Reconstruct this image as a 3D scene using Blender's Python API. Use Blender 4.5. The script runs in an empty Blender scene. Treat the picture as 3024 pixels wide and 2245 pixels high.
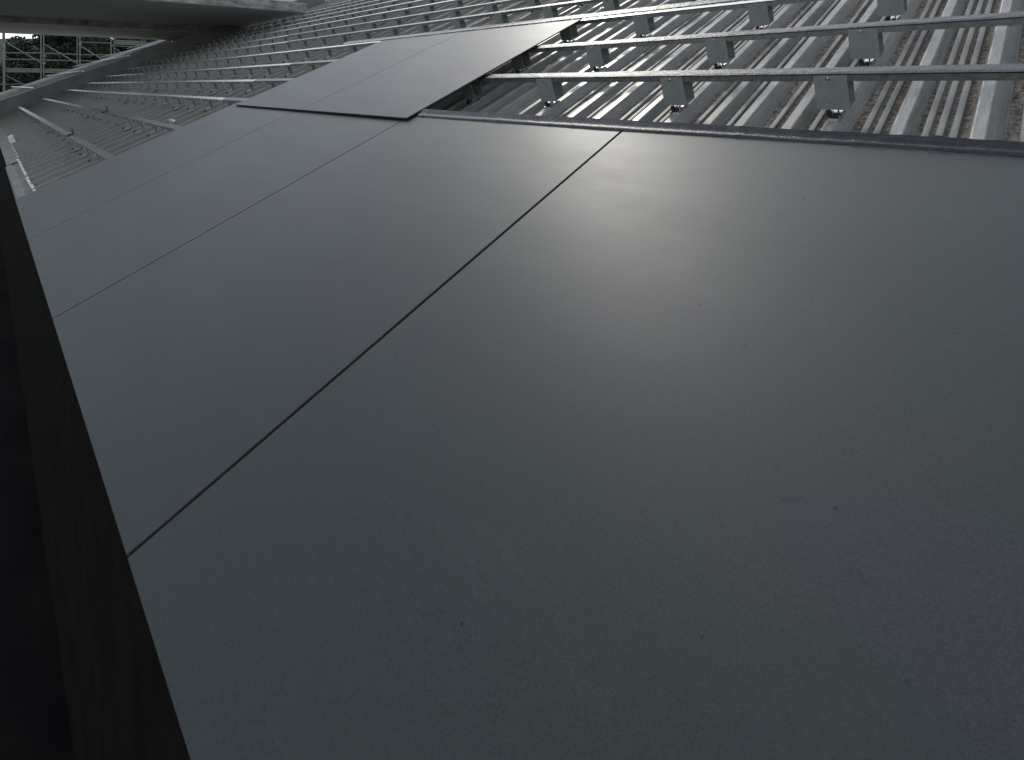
import bpy, math, random
from mathutils import Vector, Matrix, noise
random.seed(7)
scene = bpy.context.scene
col = scene.collection

# ------------------------------------------------------------------ camera
cam_d = bpy.data.cameras.new("camera")
cam = bpy.data.objects.new("camera", cam_d)
col.objects.link(cam)
cam.location = (0, 0, 0)
cam.rotation_euler = (math.radians(90), 0, 0)
cam_d.sensor_fit = 'HORIZONTAL'
cam_d.sensor_width = 36.0
cam_d.lens = 1561.0 / 3024.0 * 36.0
cam_d.shift_x = (1512.0 - 1100.0) / 3024.0
cam_d.shift_y = -(1122.5 - 250.0) / 3024.0
cam_d.clip_start = 0.05
cam_d.clip_end = 4000
scene.camera = cam

# ------------------------------------------------------------------ light
SUN = Vector((0.185, 0.750, 0.632)).normalized()
world = bpy.data.worlds.new("World")
scene.world = world
world.use_nodes = True
wn = world.node_tree
bg = wn.nodes['Background']
sky = wn.nodes.new('ShaderNodeTexSky')
sky.sky_type = 'NISHITA'
sky.sun_disc = False
sky.sun_elevation = math.asin(SUN.z)
sky.sun_rotation = math.atan2(SUN.x, SUN.y)
sky.air_density = 1.0
sky.dust_density = 0.8
sky.ozone_density = 1.0
hs = wn.nodes.new('ShaderNodeHueSaturation'); hs.inputs['Saturation'].default_value = 0.36
wn.links.new(sky.outputs[0], hs.inputs['Color']); wn.links.new(hs.outputs[0], bg.inputs[0])
bg.inputs[1].default_value = 0.15
sun_d = bpy.data.lights.new("sun", 'SUN')
sun = bpy.data.objects.new("sun", sun_d)
col.objects.link(sun)
sun_d.energy = 0.50
sun_d.angle = math.radians(3.0)
sun_d.color = (1.0, 0.955, 0.86)
sun.rotation_euler = (-SUN).to_track_quat('-Z', 'Y').to_euler()
sun.location = (5, 10, 12)
scene.view_settings.view_transform = 'Standard'
scene.view_settings.look = 'None'
scene.view_settings.gamma = 1.0
scene.view_settings.exposure = 0.46

# ------------------------------------------------------------------ frames
# roof frame: x along the eave (towards the right / the viewer), v up the slope, k off the roof; k = 0 is the cladding plane
XA = Vector((1162, -1561, 0)).normalized()
VA = Vector((2098, 1561, 1032)); VA = (VA - XA * VA.dot(XA)).normalized()
NA = XA.cross(VA)
H = 0.857
RM = Matrix(((XA.x, VA.x, NA.x, -NA.x*H), (XA.y, VA.y, NA.y, -NA.y*H), (XA.z, VA.z, NA.z, -NA.z*H), (0, 0, 0, 1)))
# wall frame: x along the eave, w horizontal into the building, z up
WA = Vector((0, 0, 1)).cross(XA)
WM = Matrix(((XA.x, WA.x, 0, 0), (XA.y, WA.y, 0, 0), (0, 0, 1, 0), (0, 0, 0, 1)))

def px(x, y, depth):
    return Vector(((x-1100)/1561*depth, depth, (250-y)/1561*depth))

def thing(name, label, cat, origin=(0, 0, 0), frame=RM, group=None):
    o = bpy.data.objects.new(name, None)
    col.objects.link(o)
    o.empty_display_size = 0.1
    o.matrix_world = frame @ Matrix.Translation(origin)
    o['label'] = label; o['category'] = cat
    if group: o['group'] = group
    o['_o'] = origin
    return o

class MB:
    def __init__(s): s.v = []; s.f = []; s.a = None
    def box(s, x0, x1, y0, y1, z0, z1):
        n = len(s.v)
        s.v += [(x0,y0,z0),(x1,y0,z0),(x1,y1,z0),(x0,y1,z0),(x0,y0,z1),(x1,y0,z1),(x1,y1,z1),(x0,y1,z1)]
        s.f += [(n,n+3,n+2,n+1),(n+4,n+5,n+6,n+7),(n,n+1,n+5,n+4),(n+1,n+2,n+6,n+5),(n+2,n+3,n+7,n+6),(n+3,n,n+4,n+7)]
        return s
    def hexa(s, p):                      # eight corners: bottom four, top four
        n = len(s.v); s.v += [tuple(q) for q in p]
        s.f += [(n,n+3,n+2,n+1),(n+4,n+5,n+6,n+7),(n,n+1,n+5,n+4),(n+1,n+2,n+6,n+5),(n+2,n+3,n+7,n+6),(n+3,n,n+4,n+7)]
        return s
    def tube(s, p, q, r, n=8, r2=None, cap=True):
        p = Vector(p); q = Vector(q); d = (q-p).normalized()
        a = d.orthogonal().normalized(); b = d.cross(a)
        r2 = r if r2 is None else r2
        m = len(s.v)
        for i in range(n):
            t = 2*math.pi*i/n
            s.v.append(tuple(p + (a*math.cos(t)+b*math.sin(t))*r))
        for i in range(n):
            t = 2*math.pi*i/n
            s.v.append(tuple(q + (a*math.cos(t)+b*math.sin(t))*r2))
        for i in range(n):
            j = (i+1) % n
            s.f.append((m+i, m+j, m+n+j, m+n+i))
        if cap:
            s.f.append(tuple(range(m+n-1, m-1, -1))); s.f.append(tuple(range(m+n, m+2*n)))
        return s
    def prof_x(s, prof, x0, x1, closed=True):    # profile in (y,z) run along x
        m = len(s.v); n = len(prof)
        for x in (x0, x1):
            for (y, z) in prof: s.v.append((x, y, z))
        for i in range(n if closed else n-1):
            j = (i+1) % n
            s.f.append((m+i, m+j, m+n+j, m+n+i))
        if closed:
            s.f.append(tuple(range(m+n-1, m-1, -1))); s.f.append(tuple(range(m+n, m+2*n)))
        return s
    def build(s, name, mat, parent=None, origin=None, frame=RM, smooth=False, attr=None, **props):
        me = bpy.data.meshes.new(name)
        if parent is not None and origin is None: origin = tuple(parent.get('_o', (0, 0, 0)))
        if origin is None: origin = (0, 0, 0)
        ox, oy, oz = origin
        me.from_pydata([(a-ox, b-oy, c-oz) for a, b, c in s.v], [], s.f)
        me.update()
        if attr is not None:
            at = me.attributes.new('dirt_shade', 'FLOAT', 'POINT')
            at.data.foreach_set('value', attr)
        if smooth:
            me.polygons.foreach_set('use_smooth', [True]*len(me.polygons))
        me.materials.append(mat)
        o = bpy.data.objects.new(name, me)
        col.objects.link(o)
        if parent is not None: o.parent = parent
        else: o.matrix_world = frame @ Matrix.Translation(origin)
        for k, v in props.items(): o[k] = v
        return o

# ------------------------------------------------------------------ materials
def mat(name):
    m = bpy.data.materials.new(name); m.use_nodes = True
    nt = m.node_tree; b = nt.nodes['Principled BSDF']
    return m, nt, b
def coords(nt, scale=(1, 1, 1), gen='Object'):
    tc = nt.nodes.new('ShaderNodeTexCoord'); mp = nt.nodes.new('ShaderNodeMapping')
    mp.inputs['Scale'].default_value = scale
    nt.links.new(tc.outputs[gen], mp.inputs[0]); return mp.outputs[0]
def nz(nt, vec, scale, detail=4, rough=0.6, dist=0.0):
    n = nt.nodes.new('ShaderNodeTexNoise'); n.inputs['Scale'].default_value = scale
    n.inputs['Detail'].default_value = detail; n.inputs['Roughness'].default_value = rough
    n.inputs['Distortion'].default_value = dist
    nt.links.new(vec, n.inputs['Vector']); return n.outputs[0]
def ramp(nt, fac, stops):
    r = nt.nodes.new('ShaderNodeValToRGB'); e = r.color_ramp.elements
    while len(e) < len(stops): e.new(0.5)
    for i, (p, c) in enumerate(stops):
        e[i].position = p; e[i].color = (c[0], c[1], c[2], 1) if not isinstance(c, (int, float)) else (c, c, c, 1)
    nt.links.new(fac, r.inputs[0]); return r.outputs[0]
def mix(nt, fac, a, b, mode='MIX'):
    m = nt.nodes.new('ShaderNodeMix'); m.data_type = 'RGBA'; m.blend_type = mode
    if isinstance(fac, (int, float)): m.inputs[0].default_value = fac
    else: nt.links.new(fac, m.inputs[0])
    for i, c in ((6, a), (7, b)):
        if isinstance(c, tuple): m.inputs[i].default_value = (*c, 1)
        else: nt.links.new(c, m.inputs[i])
    return m.outputs[2]
def math_(nt, op, a, b):
    m = nt.nodes.new('ShaderNodeMath'); m.operation = op
    for i, c in ((0, a), (1, b)):
        if isinstance(c, (int, float)): m.inputs[i].default_value = c
        else: nt.links.new(c, m.inputs[i])
    return m.outputs[0]
def bump(nt, b, h, strength, dist):
    n = nt.nodes.new('ShaderNodeBump'); n.inputs['Strength'].default_value = strength
    n.inputs['Distance'].default_value = dist
    nt.links.new(h, n.inputs['Height']); nt.links.new(n.outputs[0], b.inputs['Normal'])

def simple(name, c0, c1, scale, rough=0.7, metal=0.0, bstr=0.0, bdist=0.01, stretch=(1, 1, 1), r1=None, spec=0.5):
    m, nt, b = mat(name)
    v = coords(nt, stretch)
    f = nz(nt, v, scale, 6, 0.65)
    c = ramp(nt, f, [(0.32, c0), (0.68, c1)])
    nt.links.new(c, b.inputs['Base Color'])
    if r1 is None: b.inputs['Roughness'].default_value = rough
    else:
        nt.links.new(ramp(nt, f, [(0.3, rough), (0.7, r1)]), b.inputs['Roughness'])
    b.inputs['Metallic'].default_value = metal
    b.inputs['Specular IOR Level'].default_value = spec
    if bstr: bump(nt, b, nz(nt, v, scale*6, 5, 0.7), bstr, bdist)
    return m

def panel_material():
    m, nt, b = mat('grey coated panel')
    v = coords(nt)
    big = nz(nt, v, 1.1, 3, 0.55)
    base = ramp(nt, big, [(0.3, (0.010, 0.026, 0.023)), (0.5, (0.014, 0.025, 0.025)), (0.70, (0.022, 0.024, 0.036))])
    # dust smudges
    sm = nz(nt, coords(nt, (1.0, 3.0, 1.0)), 2.6, 7, 0.72, 0.6)
    smf = ramp(nt, sm, [(0.56, 0.0), (0.78, 0.06)])
    base = mix(nt, smf, base, (0.20, 0.20, 0.19))
    # fine grain of the coating
    gr = nz(nt, v, 420, 2, 0.5)
    grf = ramp(nt, gr, [(0.3, 0.62), (0.7, 1.38)])
    base = mix(nt, 1.0, base, grf, 'MULTIPLY')
    # little dark scuffs and specks
    sp = nz(nt, coords(nt, (14, 5, 1)), 3.3, 5, 0.75)
    spf = ramp(nt, sp, [(0.675, 0.0), (0.71, 0.6)])
    base = mix(nt, spf, base, (0.018, 0.018, 0.018))
    vor = nt.nodes.new('ShaderNodeTexVoronoi'); vor.inputs['Scale'].default_value = 9
    nt.links.new(v, vor.inputs['Vector'])
    dot = ramp(nt, vor.outputs['Distance'], [(0.010, 0.75), (0.018, 0.0)])
    base = mix(nt, dot, base, (0.02, 0.02, 0.02))
    nt.links.new(base, b.inputs['Base Color'])
    rr = ramp(nt, nz(nt, coords(nt, (1, 2.5, 1)), 1.7, 6, 0.7), [(0.3, 0.425), (0.72, 0.475)])
    nt.links.new(rr, b.inputs['Roughness'])
    # matt marks: rubbed patches, short scuffs along the slope and specks, which break up the sheen
    sc1 = ramp(nt, nz(nt, coords(nt, (3.0, 9.0, 1)), 4.5, 6, 0.8, 1.2), [(0.60, 0.0), (0.66, 0.5), (0.70, 0.0)])
    vor2 = nt.nodes.new('ShaderNodeTexVoronoi'); vor2.inputs['Scale'].default_value = 26
    nt.links.new(v, vor2.inputs['Vector'])
    dot2 = ramp(nt, vor2.outputs['Distance'], [(0.05, 0.8), (0.09, 0.0)])
    area = ramp(nt, nz(nt, v, 2.3, 3, 0.6), [(0.50, 0.0), (0.60, 1.0)])
    mk_ = math_(nt, 'MAXIMUM', math_(nt, 'MAXIMUM', dot, spf), math_(nt, 'MULTIPLY', math_(nt, 'MAXIMUM', sc1, dot2), area))
    nt.links.new(math_(nt, 'MULTIPLY', 0.56, math_(nt, 'SUBTRACT', 1.0, math_(nt, 'MULTIPLY', mk_, 0.75))), b.inputs['Specular IOR Level'])
    h = math_(nt, 'ADD', nz(nt, v, 800, 2, 0.5), math_(nt, 'MULTIPLY', nz(nt, v, 3.5, 3, 0.5), 5.0))
    bump(nt, b, h, 0.08, 0.0012)
    return m

def sheet_material():
    m, nt, b = mat('weathered zinc sheet')
    at = nt.nodes.new('ShaderNodeAttribute'); at.attribute_name = 'dirt_shade'
    d = at.outputs['Fac']
    vs = coords(nt, (1, 0.10, 1))
    v = coords(nt, (1, 0.6, 1))
    streak = nz(nt, vs, 95, 5, 0.65)
    clean = ramp(nt, streak, [(0.28, (0.21, 0.215, 0.20)), (0.72, (0.41, 0.41, 0.385))])
    patch = nz(nt, v, 9, 8, 0.75, 0.4)
    m1 = math_(nt, 'MULTIPLY', d, 1.15)
    m2 = math_(nt, 'ADD', m1, math_(nt, 'MULTIPLY', math_(nt, 'SUBTRACT', patch, 0.5), 1.35))
    m3 = math_(nt, 'ADD', m2, math_(nt, 'MULTIPLY', math_(nt, 'SUBTRACT', nz(nt, v, 130, 6, 0.8), 0.5), 1.5))
    fac = ramp(nt, m3, [(0.38, 0.0), (0.66, 0.82)])
    dirtc = ramp(nt, nz(nt, v, 70, 4, 0.7), [(0.40, (0.020, 0.014, 0.010)), (0.60, (0.28, 0.235, 0.185))])
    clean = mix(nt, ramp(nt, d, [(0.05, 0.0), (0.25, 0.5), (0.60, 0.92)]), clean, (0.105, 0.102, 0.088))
    c = mix(nt, fac, clean, dirtc)
    nt.links.new(c, b.inputs['Base Color'])
    b.inputs['Metallic'].default_value = 0.0
    met = ramp(nt, fac, [(0.0, 0.20), (0.5, 0.0)])
    nt.links.new(met, b.inputs['Metallic'])
    r = ramp(nt, math_(nt, 'ADD', fac, math_(nt, 'MULTIPLY', d, 1.2)), [(0.0, 0.30), (0.25, 0.55), (0.8, 0.9)])
    rr = math_(nt, 'ADD', r, math_(nt, 'MULTIPLY', math_(nt, 'SUBTRACT', streak, 0.5), 0.3))
    nt.links.new(rr, b.inputs['Roughness'])
    bump(nt, b, math_(nt, 'ADD', fac, math_(nt, 'MULTIPLY', nz(nt, v, 25, 4, 0.6), 0.35)), 0.35, 0.002)
    return m

def tape_material(spec=0.42):
    m, nt, b = mat('black foil tape')
    v = coords(nt)
    c = ramp(nt, nz(nt, v, 60, 6, 0.75), [(0.3, (0.012, 0.014, 0.020)), (0.75, (0.035, 0.036, 0.042))])
    nt.links.new(c, b.inputs['Base Color'])
    nt.links.new(ramp(nt, nz(nt, v, 200, 3, 0.7), [(0.3, 0.20), (0.7, 0.34)]), b.inputs['Roughness'])
    b.inputs['Specular IOR Level'].default_value = spec
    bump(nt, b, math_(nt, 'ADD', nz(nt, v, 260, 4, 0.7), nz(nt, coords(nt, (1, .4, 1)), 45, 4, 0.6)), 0.55, 0.0022)
    return m

M = {}
M['panel'] = panel_material()
M['edge'] = simple('panel core', (0.035, 0.037, 0.04), (0.05, 0.052, 0.055), 30, 0.6)
M['sheet'] = sheet_material()
M['tape'] = tape_material()
M['strip'] = tape_material(0.55)
M['galv'] = simple('galvanised steel', (0.34, 0.36, 0.355), (0.54, 0.56, 0.55), 38, 0.22, 0.9, 0.10, 0.001, r1=0.34)
M['galv_bracket'] = simple('galvanised bracket', (0.20, 0.23, 0.22), (0.27, 0.30, 0.285), 22, 0.5, 0.1, 0.15, 0.001, r1=0.55)
M['zinc'] = simple('bright zinc', (0.6, 0.62, 0.63), (0.8, 0.8, 0.8), 60, 0.2, 1.0)
M['black'] = simple('black rubber', (0.008, 0.008, 0.008), (0.02, 0.02, 0.02), 30, 0.6)
M['gutter'] = simple('grey gutter coating', (0.10, 0.11, 0.108), (0.19, 0.20, 0.19), 6, 0.6, 0.0, 0.3, 0.004)
M['seal'] = simple('white sealant', (0.42, 0.42, 0.36), (0.7, 0.7, 0.66), 20, 0.6, bstr=0.5)
M['white'] = simple('white plastic', (0.55, 0.56, 0.56), (0.68, 0.68, 0.67), 20, 0.5)
M['fascia'] = simple('dark coated steel', (0.10, 0.105, 0.108), (0.15, 0.155, 0.155), 2.5, 0.5, 0.0, 0.1, 0.004)
M['membrane'] = simple('pale roof sheet', (0.24, 0.25, 0.25), (0.38, 0.39, 0.38), 3.0, 0.5, 0.2, 0.4, 0.01, (3, 1, 1))
M['concrete'] = simple('weathered concrete', (0.12, 0.125, 0.125), (0.46, 0.45, 0.43), 3.2, 0.9, 0.0, 0.5, 0.01, (1, 1, 2.4))
M['concrete_smooth'] = simple('smooth concrete soffit', (0.56, 0.58, 0.58), (0.66, 0.66, 0.65), 0.7, 0.85, 0.0, 0.2, 0.003)
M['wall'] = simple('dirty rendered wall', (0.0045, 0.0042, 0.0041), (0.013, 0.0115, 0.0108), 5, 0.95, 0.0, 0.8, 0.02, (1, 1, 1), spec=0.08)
M['dark'] = simple('near-black painted shade', (0.006, 0.006, 0.006), (0.016, 0.015, 0.014), 2, 0.95, spec=0.1)  # building's shade below the eave put into the colour as near-black
M['earth'] = simple('pale bounce ground', (0.26, 0.255, 0.24), (0.38, 0.37, 0.35), 0.4, 0.95, spec=0.1)  # unseen ground made pale to bounce light up onto the soffits
M['scaff'] = simple('scaffold steel', (0.13, 0.145, 0.135), (0.20, 0.22, 0.20), 9, 0.5, 0.3)
M['scaff_red'] = simple('red painted steel', (0.14, 0.05, 0.07), (0.2, 0.08, 0.09), 9, 0.6)
M['bark'] = simple('bark', (0.03, 0.025, 0.02), (0.07, 0.055, 0.04), 8, 0.9, bstr=0.6, stretch=(1, 1, .3))
M['leaf'] = simple('dark leaves', (0.010, 0.018, 0.011), (0.028, 0.044, 0.024), 0.9, 0.6, spec=0.3)
M['leaf2'] = simple('olive leaves', (0.015, 0.022, 0.012), (0.040, 0.050, 0.026), 1.1, 0.6, spec=0.3)
M['hill'] = simple('hill woodland', (0.05, 0.07, 0.06), (0.09, 0.11, 0.09), 0.03, 0.95, spec=0.1)
M['timber'] = simple('pale timber', (0.30, 0.24, 0.16), (0.45, 0.37, 0.26), 6, 0.8, stretch=(1, 6, 6))
M['leaf_dry'] = simple('dry leaf', (0.03, 0.02, 0.012), (0.06, 0.04, 0.02), 40, 0.9)

# ------------------------------------------------------------------ ground, hill
g = MB(); g.v = [(-1500, -300, -9), (1500, -300, -9), (1500, 3000, -9), (-1500, 3000, -9)]; g.f = [(0, 1, 2, 3)]
g.build('ground', M['earth'], frame=Matrix.Identity(4), kind='structure')
hb = MB(); nx, ny = 60, 14
for j in range(ny+1):
    for i in range(nx+1):
        x = -700 + i*14.0; y = 420 + j*30.0
        e = math.sin(math.pi*min(1, j/ny*1.0))
        z = -9.0 + e*(62 + 11*noise.noise(Vector((x*0.008, y*0.008, 0))) + 3*noise.noise(Vector((x*0.05, y*0.05, 3))))
        hb.v.append((x, y, z - (0.3 if j in (0, ny) else 0)))
for j in range(ny):
    for i in range(nx):
        a = j*(nx+1)+i; hb.f.append((a, a+1, a+nx+2, a+nx+1))
hb.build('hill', M['hill'], frame=Matrix.Identity(4), smooth=True, kind='structure')

# ------------------------------------------------------------------ corrugated roof sheeting
X_FAR = -18.0
PAN, TOP = -0.205, -0.170
wide = [-0.552, -0.82, -1.085, -1.41]
x = -1.74
while x > -30: wide.append(x); x -= (0.29 if x > -3 else 0.32)
narrow = [0.30, -0.03, -0.376]
for a, b_ in zip(wide[:-1], wide[1:]):
    if b_ > -3.2: narrow.append(b_ + (a-b_)*0.57)
ribs = [(w, True) for w in wide + [0.14, -0.20]] + [(n_, False) for n_ in narrow]
ribs.sort()
def sheet_profile():
    pts = []                                   # (x, k, grime and shade tone)
    pts.append((ribs[0][0]-0.12, PAN, 0.5))
    for i, (xl, wd) in enumerate(ribs):
        tw = 0.025
        pts += [(xl-0.022, PAN, 0.9), (xl-0.016, PAN+0.002, 0.6), (xl-0.003, TOP-0.002, 0.02), (xl, TOP, 0.0), (xl+tw, TOP, 0.0)]
        if wd: pts += [(xl+tw+0.002, TOP-0.001, 0.0), (xl+tw+0.004, TOP-0.004, 0.20), (xl+tw+0.034, PAN-0.004, 0.22), (xl+tw+0.045, PAN-0.003, 0.85), (xl+tw+0.060, PAN-0.002, 0.75)]  # side flank toned darker than the crown
        else: pts += [(xl+tw+0.002, TOP-0.001, 0.0), (xl+tw+0.004, TOP-0.004, 0.2), (xl+tw+0.014, PAN+0.008, 0.22), (xl+tw+0.020, PAN, 0.25), (xl+tw+0.032, PAN, 0.85)]
        s = pts[-1][0]
        e = (ribs[i+1][0] if i+1 < len(ribs) else xl+0.2) - 0.026
        n = 3 if e - s > 0.088 else (2 if e - s > 0.052 else 1)
        if xl < -3.2: n = 0
        if n == 0:
            continue
        w = (e-s)/n
        for j in range(n):
            q = s + w*(j+0.5) - 0.010
            if w > 0.024:
                pts += [(q-0.009, PAN, 0.40), (q-0.004, PAN, 1.0), (q-0.001, PAN+0.001, 0.9), (q+0.001, PAN+0.008, 0.10), (q+0.016, PAN+0.008, 0.25), (q+0.020, PAN, 0.45)]
    out = []; lx = -99
    for p in pts:
        if p[0] > lx + 0.0008: out.append(p); lx = p[0]
    return out
prof = sheet_profile()
VLO, VHI = 0.02, 12.4
def skew(x, v): return x - 0.0125*(v-2.2)*max(0.0, min(1.0, 1+(x+2)/8.0))
def sheet(name, x0, x1, v0, v1, dk, parent, nv=26):
    mb = MB(); at = []
    P = [p for p in prof if x0 <= p[0] <= x1]
    for j in range(nv+1):
        v = v0 + (v1-v0)*j/nv
        for (x, k, d) in P:
            q = min(1.0, max(0.0, (-x-2.2)/2.0)); d = d*(1-q) + (0.30 + 0.08*d)*q  # far left toned darker: slab shadow and weathering both put into the colour
            mb.v.append((skew(x, v), v, k+dk + 0.0012*noise.noise(Vector((x*1.3, v*1.1, 0))))); at.append(d)
    n = len(P)
    for j in range(nv):
        for i in range(n-1):
            a = j*n+i; mb.f.append((a, a+1, a+n+1, a+n))
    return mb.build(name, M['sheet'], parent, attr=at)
roof = thing('metal_roof', 'old trapezoidal zinc roof sheeting with brown grime in its troughs under the rails', 'roof', (-9, 5, PAN))
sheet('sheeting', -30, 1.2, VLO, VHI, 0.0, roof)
# saddle washers with screws on rib crowns
SW = MB(); SW.prof_x([(-.016, 0), (-.014, .003), (.014, .003), (.016, 0)], -.019, .019)
SW.hexa([(-.024,-.014,-.012),(-.018,-.014,-.012),(-.018,.014,-.012),(-.024,.014,-.012),(-.021,-.014,.001),(-.017,-.014,.003),(-.017,.014,.003),(-.021,.014,.001)])
SW.hexa([(.018,-.014,-.012),(.024,-.014,-.012),(.024,.014,-.012),(.018,.014,-.012),(.017,-.014,.003),(.021,-.014,.001),(.021,.014,.001),(.017,.014,.003)])
SW.tube((0, 0, .003), (0, 0, .008), .0085, 10); SW.tube((0, 0, .008), (0, 0, .013), .005, 6)
wm = None
wash = []
for (v, xs) in ((2.72, (-0.376, -0.668, -0.95)), (2.76, (-1.085, -1.41)), (3.3, (-0.20, -0.82)), (4.0, (-1.41, -2.03)), (4.5, (-0.82, -1.74, -2.61))):
    for x_ in xs: wash.append((x_+0.016, v))
for (x_, v) in wash:
    if wm is None:
        o = SW.build('saddle_washer', M['zinc'], roof, origin=(0, 0, 0)); wm = o
    else:
        o = wm.copy(); col.objects.link(o); o.parent = roof
    o.location = (skew(x_, v)+9, v-5, TOP+0.001-PAN)

# ------------------------------------------------------------------ mounting rails with brackets
BX = [0.05, -0.537, -1.087, -1.742, -2.32]
while BX[-1] > -17.4: BX.append(BX[-1]-0.58)
def bracket_meshes():
    # local: origin at the rail front, x centred
    fr = MB(); t = 0.003; w = 0.046
    zt, zb = -0.010, -0.142
    fr.box(-w, w, -t, 0, zb, zt)                           # front plate
    fr.box(-w, w, 0.0, 0.082, zb, zb+t)                    # foot plate
    fr.box(-w, w, 0.082, 0.085, zb, zt-0.022)              # back plate
    fr.box(-w, -w+0.004, 0.0, 0.010, zb+t, zt-0.004)       # folded lips
    sc = MB()
    for (a, c) in ((-0.006, -0.021),):
        sc.tube((a, -t, c), (a, -t-0.0025, c), 0.0065, 12); sc.tube((a, -t-0.0025, c), (a, -t-0.007, c), 0.0042, 6)
    cl = MB()
    cl.hexa([(-.020,-.030,-.1745),(.024,-.030,-.1745),(.024,.060,-.1745),(-.020,.060,-.1745),(-.018,-.030,-.165),(.022,-.030,-.165),(.022,.060,-.165),(-.018,.060,-.165)])
    cl.box(-.012, -.008, .004, .040, -.165, -.1425); cl.box(.010, .014, .004, .040, -.165, -.1425)
    cl.box(.020, .0235, -.034, .066, -.176, -.158)
    bo = MB()
    bo.tube((-.010, -.012, -.166), (-.010, -.012, -.143), .008, 8)
    bo.tube((.009, -.016, -.165), (.009, -.016, -.152), .0075, 6)
    return fr, sc, cl, bo
fr, sc, cl, bo = bracket_meshes()
br_mesh = {}
def mk(mb, name, m):
    me = bpy.data.meshes.new(name); me.from_pydata(mb.v, [], mb.f); me.update(); me.materials.append(m); return me
me_fr, me_sc, me_cl, me_bo = mk(fr, 'bracket', M['galv_bracket']), mk(sc, 'screw', M['zinc']), mk(cl, 'clamp', M['zinc']), mk(bo, 'bolt', M['black'])
far_b = MB(); far_b.v = fr.v[:] + cl.v[:]; far_b.f = fr.f[:] + [tuple(i+len(fr.v) for i in f) for f in cl.f]
me_far = mk(far_b, 'bracket_far', M['galv_bracket'])

def hat(v0, zt=-0.004):
    w = 0.060; t = 0.002
    return [(v0, zt-.028), (v0, zt-.004), (v0+.004, zt), (v0+w-.004, zt), (v0+w, zt-.004), (v0+w, zt-.028), (v0+w-t, zt-.028), (v0+w-t, zt-.006), (v0+w-.006, zt-t), (v0+.006, zt-t), (v0+t, zt-.006), (v0+t, zt-.028)]
def tape_mesh(v0, x0, x1, w=0.062, zt=-0.004, amp=0.0012, step=0.02, seed=0.0):
    mb = MB(); n = max(2, int((x1-x0)/step))
    for i in range(n+1):
        x = x0 + (x1-x0)*i/n
        wob = 0.0022*noise.noise(Vector((x*3.1, seed, 0))) + 0.0010*noise.noise(Vector((x*17, seed, 1)))
        lift = max(0, noise.noise(Vector((x*5.0, seed, 7)))-0.25)*0.006
        for j in range(5):
            f = j/4
            v = v0 - 0.001 + w*f + (wob if j in (0, 4) else 0)
            k = zt + 0.0028 + amp*noise.noise(Vector((x*22, f*3, seed))) + (lift if j == 4 else 0) - (0.002 if j == 0 else 0)
            mb.v.append((x, v, k))
        mb.v.append((x, v0 - 0.0012, zt-0.004+0.001*noise.noise(Vector((x*9, seed, 3)))))
    for i in range(n):
        a = i*6
        for j in range(4): mb.f.append((a+j, a+6+j, a+7+j, a+1+j))
        mb.f.append((a+5, a+11, a+6, a))
    return mb

PL = -4.60                     # left end of the laid panels
RAILS = [ # v, label, bracket range(s), tape ranges, x0, x1
 (0.545, 'grey taped rail lowest on the roof, nearest the gutter, running under the lower panels', [(-18, -4.9)], [(-17.2, -4.0)], -17.9, -4.0),
 (1.125, 'second grey taped rail up from the gutter, with a black strap on it', [(-18, -4.9)], [(-17.9, -4.0)], -17.9, -4.0),
 (1.765, 'bright bare rail level with the joint between the lower and upper panels', [(-18, -4.6)], [(-5.15, -4.2)], -17.9, -4.2),
 (1.712, 'rail hidden beneath the long black strip at the top of the lower panels', [], [], -4.18, 0.6),
 (2.285, 'black taped rail just above the lower panels, its brackets the largest in view', [(-18, -4.6), (-2.9, .3)], [(-5.5, 0.6)], -17.9, 0.6),
 (2.830, 'second black taped rail above the lower panels, passing under the upper panels', [(-18, -5.0), (-2.9, .3)], [(-5.6, 0.6)], -17.9, 0.6),
 (3.450, 'rail under the wide black strip along the top edge of the upper panels', [(-18, -4.6), (-2.9, .3)], [], -17.9, 0.6),
 (4.130, 'first rail upslope of the upper panels', [(-18, .3)], [(-8, 0.6)], -17.9, 0.6),
 (4.710, 'second rail upslope of the upper panels', [(-18, -1)], [(-9, 0.6)], -17.9, 0.2),
 (5.400, 'bright bare rail, third upslope of the upper panels', [(-18, -2)], [], -17.9, -1),
 (6.000, 'fourth rail upslope of the upper panels', [(-18, -2.5)], [], -18.1, -1.5),
 (6.620, 'fifth rail upslope of the upper panels', [(-18, -3)], [], -18.4, -2),
 (7.250, 'bright rail just below the end of the concrete slab', [(-18, -4)], [], -18.4, -3),
 (7.900, 'rail touching the underside edge of the concrete slab', [(-18, -5)], [], -18.0, -4),
 (8.550, 'first rail above the concrete slab corner', [(-13.2, -5)], [], -13.25, -5),
 (9.200, 'second rail above the concrete slab corner', [(-13.2, -6)], [], -13.3, -6),
 (9.900, 'third rail above the concrete slab corner', [(-13.2, -7)], [], -13.6, -7),
 (10.65, 'next to last rail below the top of the roof', [], [], -15, -8),
 (11.50, 'topmost thin rail near the top of the roof', [], [], -17, -9),
]
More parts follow.
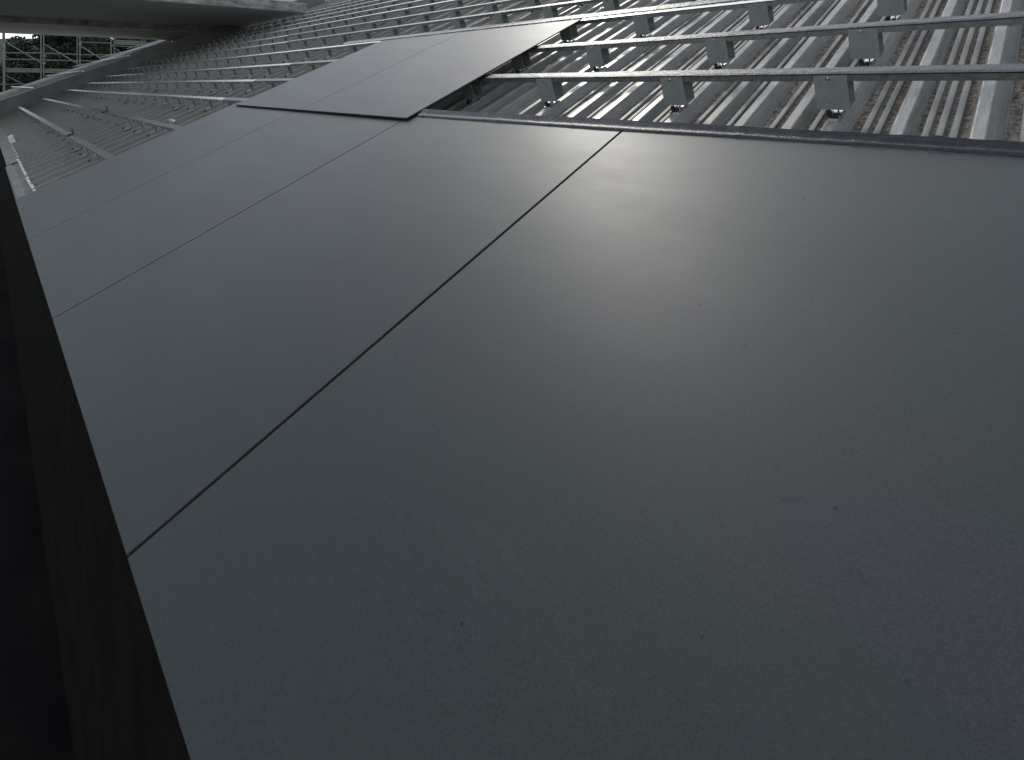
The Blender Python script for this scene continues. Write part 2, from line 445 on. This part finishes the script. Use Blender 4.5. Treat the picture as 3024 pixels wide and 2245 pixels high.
for ri, (v0, lab, brs, tapes, x0, x1) in enumerate(RAILS):
    r = thing('mounting_rail', lab, 'rail', (x1, v0, 0), group='mounting rails across the roof')
    MB().prof_x(hat(v0), x0, x1).build('rail_profile', M['galv'], r)
    for ti, (a, b_) in enumerate(tapes):
        tape_mesh(v0, max(a, x0), min(b_, x1), seed=ri*1.7+ti).build('tape', M['tape'], r)
    for (a, b_) in brs:
        for bi, bx in enumerate(BX):
            if not (a <= bx <= b_) or not (x0+0.06 < bx < x1-0.06 or bx > -1): continue
            near = bx > -7 and v0 < 5
            o = bpy.data.objects.new('bracket', me_fr if near else me_far)
            col.objects.link(o); o.parent = r
            jit = random.uniform(-.006, .006)
            o.location = (skew(bx, v0)+jit-x1, -0.0005, 0)
            o.rotation_euler = (0, 0, random.uniform(-.03, .03))
            if near:
                for nm, me in (('screw', me_sc), ('clamp', me_cl), ('bolt', me_bo)):
                    s_ = bpy.data.objects.new(nm, me); col.objects.link(s_); s_.parent = o

# wide convex rubber strips covering panel top edges
def strip_mesh(v0, v1, x0, x1, base_k, bulge, seed, step=0.015):
    mb = MB(); n = int((x1-x0)/step); J = 12
    for i in range(n+1):
        x = x0 + (x1-x0)*i/n
        flat = max(0.0, min(1.0, (x+0.75)/0.5))          # flatter and crinkled near the viewer
        fl2 = max(0.0, min(1.0, (x+1.1)/0.8)) if v0 < 2 else 0.0
        lo = v0 + 0.022*fl2 + 0.004*noise.noise(Vector((x*1.4, seed, 0))) - 0.004*flat
        hi = v1 + 0.003*noise.noise(Vector((x*1.1, seed, 5)))
        for j in range(J+1):
            f = j/J
            v = lo + (hi-lo)*f
            k = base_k + 0.001 + bulge*(0.30*min(1, f*5) + 1.1*max(0, f-0.44)**1.1)
            k += 0.002*flat*f
            k += 0.0016*noise.noise(Vector((x*5, f*1.2, seed))) + flat*0.0022*noise.noise(Vector((x*38, f*4, seed)))
            cr = noise.noise(Vector((x*9, seed, 11)))
            if abs(cr) < 0.02: k += 0.0015
            mb.v.append((x, v, k))
        mb.v.append((x, lo+0.001, base_k))
    for i in range(n):
        a = i*(J+2); b_ = a+J+2
        for j in range(J): mb.f.append((a+j, b_+j, b_+j+1, a+j+1))
        mb.f.append((a+J+1, b_+J+1, b_, a))
    return mb
o = strip_mesh(1.698, 1.758, -2.145, 0.6, 0.0012, 0.020, 3.3).build('rubber_strip', M['strip'], smooth=True)
o['label'] = 'long black rubber strip covering the top edge of the large lower panels'; o['category'] = 'sealing strip'; o['group'] = 'black sealing strips'
o = strip_mesh(3.428, 3.50, -5.3, 0.6, 0.0195, 0.012, 8.1).build('rubber_strip', M['strip'], smooth=True)
o['label'] = 'long black rubber strip along the top edge of the raised upper panels'; o['category'] = 'sealing strip'; o['group'] = 'black sealing strips'

# ------------------------------------------------------------------ cladding panels
def panel(label, x0, x1, v0, v1, k1, th=0.008, tilt=0.0):
    t = thing('cladding_panel', label, 'panel', (x0, v0, k1-th), group='grey cladding panels laid on the rails')
    mb = MB(); c = 0.0012
    n = 24; m_ = 30
    # top face as a fine, very slightly wavy grid
    for j in range(m_+1):
        for i in range(n+1):
            x = x0 + c + (x1-x0-2*c)*i/n; v = v0 + c + (v1-v0-2*c)*j/m_
            mb.v.append((x, v, k1 + 0.0007*noise.noise(Vector((x*1.7, v*1.7, k1*50)))*min(1, 6*min(i/n, 1-i/n, j/m_, 1-j/m_))))
    for j in range(m_):
        for i in range(n):
            a = j*(n+1)+i; mb.f.append((a, a+1, a+n+2, a+n+1))
    mb.build('sheet_face', M['panel'], t, smooth=True)
    e = MB()
    a = [(x0+c, v0+c), (x1-c, v0+c), (x1-c, v1-c), (x0+c, v1-c)]
    b_ = [(x0, v0), (x1, v0), (x1, v1), (x0, v1)]
    for q in a: e.v.append((*q, k1))
    for q in b_: e.v.append((*q, k1-c))
    for q in b_: e.v.append((*q, k1-th))
    for i in range(4):
        j = (i+1) % 4
        e.f.append((4+i, 4+j, j, i)); e.f.append((8+i, 8+j, 4+j, 4+i))
    e.f.append((11, 10, 9, 8))
    e.build('core_edge', M['edge'], t)
    return t
panel('huge grey lower panel nearest the viewer, filling the right and bottom of the picture', -1.010, 0.19, -0.112, 1.735, 0.0)
panel('grey lower panel second from the viewer, left of the widest black seam', -2.197, -1.018, -0.112, 1.735, 0.0)
panel('grey lower panel third from the viewer, its top edge under the raised upper panels', -3.407, -2.202, -0.112, 1.735, 0.0)
panel('grey lower panel farthest from the viewer, its corner sticking out over the gutter', -4.655, -3.411, -0.112, 1.735, 0.0)
panel('raised upper panel on the right, its right edge beside the open rails', -3.325, -2.165, 1.645, 3.435, 0.016)
panel('raised upper panel on the left, beside the bare rails', -4.530, -3.329, 1.645, 3.435, 0.016)

# ------------------------------------------------------------------ parapet at the far end, roof beyond it
pf = thing('parapet', 'long dark steel parapet wall closing the far left end of the roof', 'parapet', (-18, 0, PAN))
MB().box(-18.25, -18.0, -0.35, 11.5, PAN-0.02, 0.262).build('upstand', M['fascia'], pf)
MB().box(-18.27, -17.985, -0.36, 11.5, 0.262, 0.274).build('coping', M['membrane'], pf)
fr_ = thing('far_roof', 'pale roof strip with ribbed sheets and rails beyond the dark parapet', 'roof', (-19, 0, 0.2))
mb = MB()
x = -27.6
while x < -18.4:
    mb.v += [(x, 0.0, .235), (x, 11, .235), (x+.12, 0.0, .235), (x+.12, 11, .235), (x+.14, 0.0, .262), (x+.14, 11, .262), (x+.18, 0.0, .262), (x+.18, 11, .262)]
    x += 0.20
n = len(mb.v)//2
for i in range(n-1): mb.f.append((2*i, 2*i+2, 2*i+3, 2*i+1))
mb.build('ribbed_sheet', M['membrane'], fr_)
MB().box(-27.8, -27.6, -0.1, 11, .05, .27).build('edge_trim', M['fascia'], fr_)
for vv, le in ((1.10, -31.0), (2.50, -29.5), (3.90, -30.8), (5.35, -31.4), (6.80, -31.6), (9.0, -33)):
    MB().box(le, -18.3, vv, vv+.06, .285, .315).build('rail', M['galv'], fr_)
    for q in range(16): pass

# ------------------------------------------------------------------ eave gutter and sealant
gu = thing('gutter', 'grey coated box gutter along the eave, jointed, in front of the roof sheets', 'gutter', (-8, -0.1, -0.2))
def gprof(dv): return [(-.125+dv, -.30), (-.135+dv, -.205), (-.115+dv, -.188), (-.075+dv, -.19), (-.05+dv, -.205), (-.02+dv, -.198), (.025, -.196), (.025, -.30)]
MB().prof_x(gprof(0.0), -8.0, -4.3).build('gutter_length', M['gutter'], gu)
MB().prof_x([(-.115, -.30), (-.115, -.185), (.03, -.185), (.03, -.30)], -17.95, -8.03).build('gutter_length', M['gutter'], gu)
MB().prof_x([(-.122, -.30), (-.122, -.190), (.028, -.190), (.028, -.30)], -8.04, -7.99).build('joint', M['black'], gu)
sl = MB(); n = 160
for i in range(n):
    xx = -8.2 + i*(3.6/n)
    w = 0.013 + 0.007*noise.noise(Vector((xx*6, 2, 0)))
    if noise.noise(Vector((xx*2.2, 9, 0))) > 0.42: continue
    v = 0.028 + 0.006*noise.noise(Vector((xx*2, 0, 0)))
    sl.box(xx, xx+3.6/n+.001, v-w-.008, v+w-.008, -.199, -.178+0.003*noise.noise(Vector((xx*11, 0, 4))))
for i in range(16):
    xx = -13.5 + i*.33; sl.box(xx, xx+.10, .02, .045, -.187, -.182)
sl.build('sealant_bead', M['seal'], gu)
vb = thing('vent_block', 'small white plastic block standing where the gutter meets the roof sheets', 'block', (-10.55, .09, -.2))
MB().hexa([(-10.72,.03,-.2),(-10.40,.03,-.2),(-10.40,.11,-.2),(-10.72,.11,-.2),(-10.70,.04,-.085),(-10.43,.035,-.085),(-10.42,.105,-.085),(-10.71,.11,-.09)]).build('block_body', M['white'], vb)
MB().box(-10.66, -10.50, .045, .095, -.085, -.08).build('lid', M['seal'], vb)

# little loose things on the roof
def strap(label, x, v):
    t = thing('strap', label, 'strap', (x, v, 0), group='black straps on the rails')
    mb = MB(); mb.box(x-.03, x+.03, v-.012, v+.07, .0003, .008)
    mb.hexa([(x-.03,v+.062,.004),(x+.03,v+.062,.004),(x+.03,v+.075,.004),(x-.03,v+.075,.004),(x-.05,v+.075,.062),(x-.02,v+.075,.062),(x-.02,v+.085,.062),(x-.05,v+.085,.062)])
    mb.build('loop', M['black'], t)
strap('small black strap tied round the lowest rail nearest the gutter', -7.05, .545)
strap('small black strap with its end up on the second rail from the gutter', -8.05, 1.125)
def scrap(name, label, cat, pts, r, m):
    mb = MB()
    for a, b_ in zip(pts[:-1], pts[1:]): mb.tube(a, b_, r, 6)
    o = mb.build(name, m); o['label'] = label; o['category'] = cat
    return o
scrap('metal_shaving', 'curled bright metal shaving lying on the sheet at far right', 'shaving', [(-.066, 2.72, PAN+.004), (-.061, 2.76, PAN+.012), (-.062, 2.81, PAN+.014), (-.057, 2.86, PAN+.006)], .0018, M['zinc'])
scrap('wire_offcut', 'thin curved pale wire on the sheets left of the first bracket below the taped rail', 'wire', [(-2.12, 1.93, PAN+.010), (-2.02, 1.99, PAN+.012), (-1.97, 2.06, PAN+.012), (-1.98, 2.11, PAN+.012), (-1.90, 2.19, PAN+.012)], .0016, M['zinc'])
lf = MB(); pts = [(0, 0), (.012, .01), (.030, .012), (.046, .004), (.040, -.008), (.022, -.010), (.008, -.008)]
lf.v = [(-.295+a, 2.20+b_, PAN+.010+.006*math.sin(a*90)) for a, b_ in pts] + [(-.295+a, 2.20+b_, PAN+.012+.006*math.sin(a*90)) for a, b_ in pts]
n = len(pts); lf.f = [tuple(range(n-1, -1, -1)), tuple(range(n, 2*n))] + [(i, (i+1) % n, n+(i+1) % n, n+i) for i in range(n)]
o = lf.build('dry_leaf', M['leaf_dry']); o['label'] = 'dark dry leaf lying on the dirty sheet just above the black strip'; o['category'] = 'leaf'
fo = MB(); fo.hexa([(-6.22, 1.46, -.165), (-6.02, 1.46, -.165), (-6.05, 1.49, -.165), (-6.2, 1.49, -.165), (-6.20, 1.46, -.15), (-6.04, 1.465, -.152), (-6.07, 1.485, -.15), (-6.17, 1.49, -.154)])
o = fo.build('foil_scrap', M['white']); o['label'] = 'small white scrap on the sheets just left of the upper panels corner'; o['category'] = 'scrap'

# ------------------------------------------------------------------ wall under the eave
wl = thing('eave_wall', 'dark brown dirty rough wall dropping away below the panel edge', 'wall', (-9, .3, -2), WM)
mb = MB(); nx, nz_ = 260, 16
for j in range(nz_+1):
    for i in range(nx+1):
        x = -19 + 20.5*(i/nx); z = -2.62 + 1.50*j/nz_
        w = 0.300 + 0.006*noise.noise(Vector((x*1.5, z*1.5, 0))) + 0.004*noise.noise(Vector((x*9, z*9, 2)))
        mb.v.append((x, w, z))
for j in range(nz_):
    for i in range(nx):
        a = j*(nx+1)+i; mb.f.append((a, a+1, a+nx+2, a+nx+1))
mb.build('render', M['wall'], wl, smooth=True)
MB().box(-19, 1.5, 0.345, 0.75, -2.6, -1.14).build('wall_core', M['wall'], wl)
MB().box(-19, 1.5, 0.47, 0.75, -8.9, -2.62).build('lower_wall', M['dark'], wl)
pt = MB(); pt.v = [(-26, -14, -3.4), (3, -14, -3.4), (3, .42, -3.4), (-26, .42, -3.4)]; pt.f = [(0, 1, 2, 3)]
pt.build('ground', M['dark'], frame=WM, kind='structure').name = 'yard_ground'
# ------------------------------------------------------------------ concrete slab and beam overhead
def at_z(x, y, z): return px(x, y, z*1561/(250.0-y))
ZS = 2.08
fr0 = at_z(903, 38, ZS); bk0 = at_z(690, 85, ZS)
L = Vector((-0.848, -0.530, 0)).normalized()
fr1 = fr0 + L*(-0.0) ; 
def off(p, d, z): return Vector((p.x+d.x, p.y+d.y, z))
sA = thing('concrete_slab', 'dark concrete roof slab jutting in from the top left with a stained edge', 'slab', tuple(fr0), Matrix.Identity(4))
LL = L*16
f0, b0 = fr0, bk0
f1, b1 = f0+LL, b0+LL
e = 0.265
MB().hexa([off(f0, Vector(), ZS), off(b0, Vector(), ZS), off(b1, Vector(), ZS), off(f1, Vector(), ZS), off(f0, Vector(), ZS+e), off(b0, Vector(), ZS+e), off(b1, Vector(), ZS+e), off(f1, Vector(), ZS+e)]).build('slab', M['concrete_smooth'], sA)
Mv = (b0-f0); Mv.z = 0
Pn = Vector((L.y, -L.x, 0)); Pn = -Pn if Pn.dot(Mv) > 0 else Pn       # outward normal at the front
a0 = f0 - L*0.01; a1 = f1
MB().hexa([off(a0, Pn*.004, ZS+.012), off(a0, Pn*.03, ZS+.012), off(a1, Pn*.03, ZS+.012), off(a1, Pn*.004, ZS+.012), off(a0, Pn*.004, ZS+e+.01), off(a0, Pn*.03, ZS+e+.01), off(a1, Pn*.03, ZS+e+.01), off(a1, Pn*.004, ZS+e+.01)]).build('stained_edge', M['concrete'], sA)
# second lower beam behind
zb = ZS-0.20
g0 = at_z(700, 85.5, ZS) + Vector((0, .02, 0)); g1 = g0 + LL
back = at_z(0, 98, zb); 
# depth of the beam measured along the normal
dn = (back - g0).dot(-Pn)
sB = thing('concrete_beam', 'lower concrete beam behind the slab, brownish underside, above the scaffold', 'beam', (g0.x, g0.y, zb), Matrix.Identity(4))
h0, h1 = g0 - Pn*dn, g1 - Pn*dn
MB().hexa([off(g0, -Pn*.02, zb), off(h0, Vector(), zb), off(h1, Vector(), zb), off(g1, -Pn*.02, zb), off(g0, -Pn*.02, ZS+.2), off(h0, Vector(), ZS+.2), off(h1, Vector(), ZS+.2), off(g1, -Pn*.02, ZS+.2)]).build('beam', simple('brown concrete', (.66, .63, .58), (.78, .75, .70), 1.5, 0.9, bstr=.3), sB)
MB().hexa([off(g0, Vector(), zb+.01), off(g0, -Pn*.016, zb+.01), off(g1, -Pn*.016, zb+.01), off(g1, Vector(), zb+.01), off(g0, Vector(), ZS-.002), off(g0, -Pn*.016, ZS-.002), off(g1, -Pn*.016, ZS-.002), off(g1, Vector(), ZS-.002)]).build('stained_face', M['concrete'], sB)
# concrete wall at the top of the roof
q0 = px(1080, 0, 27); q1 = px(480, 0, 30)
cw = thing('concrete_wall', 'pale grey concrete wall above the slab at the head of the roof', 'wall', (q0.x, q0.y, 3), Matrix.Identity(4))
MB().hexa([(q0.x, q0.y, 3.2), (q0.x+.1, q0.y+.4, 3.2), (q1.x+.1, q1.y+.4, 3.2), (q1.x, q1.y, 3.2), (q0.x, q0.y, 7), (q0.x+.1, q0.y+.4, 7), (q1.x+.1, q1.y+.4, 7), (q1.x, q1.y, 7)]).build('wall_face', M['concrete_smooth'], cw)

# ------------------------------------------------------------------ scaffold beyond
P0 = px(127, 170, 32.0); SL = Vector((-0.848, -0.530, 0)).normalized(); SN = Vector((SL.y, -SL.x, 0))
def sc_pt(x, y, dn=0.0):
    d = px(x, y, 1.0); o = P0 + SN*dn
    t = o.dot(SN)/d.dot(SN); return d*t
sf = thing('scaffold', 'grey tube scaffold with braces and decks in front of the trees at top left', 'scaffold', (P0.x, P0.y, -9), Matrix.Identity(4))
for (x, r) in ((12, .055), (121, .034), (129, .030), (228, .026), (236, .034), (328, .034), (337, .026), (420, .03), (430, .026)):
    a = sc_pt(x, 95); MB().tube((a.x, a.y, -8.99), (a.x, a.y, 4.6), r, 10).build('pole', M['scaff'], sf)
a = sc_pt(12, 110, .01); MB().tube((a.x-.0, a.y-.07, 2.5), (a.x, a.y-.07, 4.4), .05, 8).build('pole_sleeve', M['scaff_red'], sf)
for (xa, ya, xb, yb, r) in ((14, 156, 127, 157, .035), (127, 158, 236, 161, .035), (236, 162, 330, 163, .03), (14, 175, 127, 177, .035), (127, 178, 236, 180, .035), (236, 180, 330, 182, .03),
                            (-20, 250, 100, 248, .025), (236, 124, 330, 128, .028), (336, 136, 430, 140, .03), (430, 141, 520, 144, .03)):
    MB().tube(sc_pt(xa, ya, .06), sc_pt(xb, yb, .06), r, 8).build('ledger', M['scaff'], sf)
for (xa, ya, xb, yb) in ((22, 128, 121, 186), (131, 131, 228, 188), (238, 136, 300, 175), (336, 141, 362, 158), (14, 221, 68, 249)):
    MB().tube(sc_pt(xa, ya, .10), sc_pt(xb, yb, .10), .028, 8).build('brace', M['scaff'], sf)
for (xa, xb, y0_, y1_) in ((14, 127, 201, 213), (129, 215, 203, 215), (336, 430, 118, 131)):
    a, b_ = sc_pt(xa, y0_, .05), sc_pt(xb, y0_, .05); c_, d_ = sc_pt(xa, y1_, .05), sc_pt(xb, y1_, .05)
    mb = MB(); w = -SN*0.6 if SN.y < 0 else SN*0.6
    for (u0, u1) in ((0, .26), (.34, .62), (.70, 1)):
        z0a = a.z+(c_.z-a.z)*u1; z1a = a.z+(c_.z-a.z)*u0
        mb.hexa([(a.x, a.y, z0a), (b_.x, b_.y, z0a), (b_.x, b_.y+.05, z0a), (a.x, a.y+.05, z0a), (a.x, a.y, z1a), (b_.x, b_.y, z1a), (b_.x, b_.y+.05, z1a), (a.x, a.y+.05, z1a)])
    mb.hexa([(a.x, a.y+.05, c_.z), (b_.x, b_.y+.05, c_.z), (b_.x, b_.y+.75, c_.z), (a.x, a.y+.75, c_.z), (a.x, a.y+.05, c_.z+.05), (b_.x, b_.y+.05, c_.z+.05), (b_.x, b_.y+.75, c_.z+.05), (a.x, a.y+.75, c_.z+.05)])
    mb.build('deck', M['scaff'], sf)
for (x, y) in ((129, 165), (129, 187), (236, 130), (332, 135), (12, 156)):
    c_ = sc_pt(x, y, .04); MB().box(c_.x-.07, c_.x+.09, c_.y-.08, c_.y+.03, c_.z-.05, c_.z+.05).build('coupler', M['scaff'], sf)

# ------------------------------------------------------------------ trees
def tree(label, base, height, rad, nleaf, lm, seed, zlow=0.25, hole=0.0):
    rnd = random.Random(seed)
    t = thing('tree', label, 'tree', base, Matrix.Identity(4), group='trees behind the scaffold')
    tr = MB(); bx, by, bz = base
    tr.tube((bx, by, bz), (bx+.2, by, bz+height*.45), .32, 9, .2)
    ends = []
    for i in range(11):
        a = rnd.uniform(0, 6.28); s = rnd.uniform(.25, .5)
        p = Vector((bx+.2*s, by, bz+height*(.2+s*.5)))
        q = p + Vector((math.cos(a)*rad*.6, math.sin(a)*rad*.6, height*rnd.uniform(.12, .32)))
        tr.tube(p, q, .11, 6, .03); ends.append(q)
    tr.build('trunk', M['bark'], t)
    cr = MB()
    clumps = []
    for i in range(46):
        while True:
            u = Vector((rnd.uniform(-1, 1), rnd.uniform(-1, 1), rnd.uniform(-1, 1)))
            if .15 < u.length < 1: break
        c = Vector((bx+u.x*rad, by+u.y*rad*.8, bz+height*(zlow+(1-zlow)*.5) + u.z*height*(1-zlow)*.5))
        clumps.append((c, rnd.uniform(.55, 1.35)))
    for i in range(nleaf):
        c, r = clumps[rnd.randrange(len(clumps))]
        u = Vector((rnd.gauss(0, 1), rnd.gauss(0, 1), rnd.gauss(0, 1))).normalized()*r*rnd.uniform(.35, 1.05)
        p = c+u; s = rnd.uniform(.09, .20)
        d1 = Vector((rnd.uniform(-1, 1), rnd.uniform(-1, 1), rnd.uniform(-1, 1))).normalized()
        d2 = d1.orthogonal().normalized()
        m = len(cr.v)
        cr.v += [tuple(p-d1*s), tuple(p+d2*s*.55), tuple(p+d1*s), tuple(p-d2*s*.55)]
        cr.f.append((m, m+1, m+2, m+3))
    cr.build('crown', lm, t)
def tb_(x, depth): q = px(x, 250, depth); return (q.x, q.y, -9.0)
tree('dark tree at far left, sky showing above its ragged left side', tb_(100, 42), 13.3, 2.1, 34000, M['leaf'], 1, .1)
tree('tall dark tree second from the left behind the scaffold braces', tb_(190, 44), 14.6, 2.9, 34000, M['leaf2'], 2, .1)
tree('dark tree behind the taller right part of the scaffold', tb_(290, 43), 15.2, 3.0, 34000, M['leaf'], 3, .1)
tree('dark tree right of the scaffold, its foot hidden by the roof edge', tb_(390, 46), 15.4, 3.2, 30000, M['leaf'], 4, .1)
tree('rightmost dark tree just left of the concrete beam end', tb_(500, 47), 15.6, 3.2, 30000, M['leaf2'], 8, .1)
tree('low bushy tree filling the gap under the scaffold deck', tb_(60, 40), 11.0, 2.9, 34000, M['leaf2'], 5, .05)
tree('low bushy tree right of the scaffold deck, behind two poles', tb_(190, 41), 12.2, 3.2, 34000, M['leaf'], 6, .05)
tree('low bushy tree farthest right among the low ones', tb_(310, 41), 12.6, 3.2, 30000, M['leaf2'], 7, .05)

for o in bpy.data.objects:
    if '_o' in o: del o['_o']
scene.render.engine = 'CYCLES'
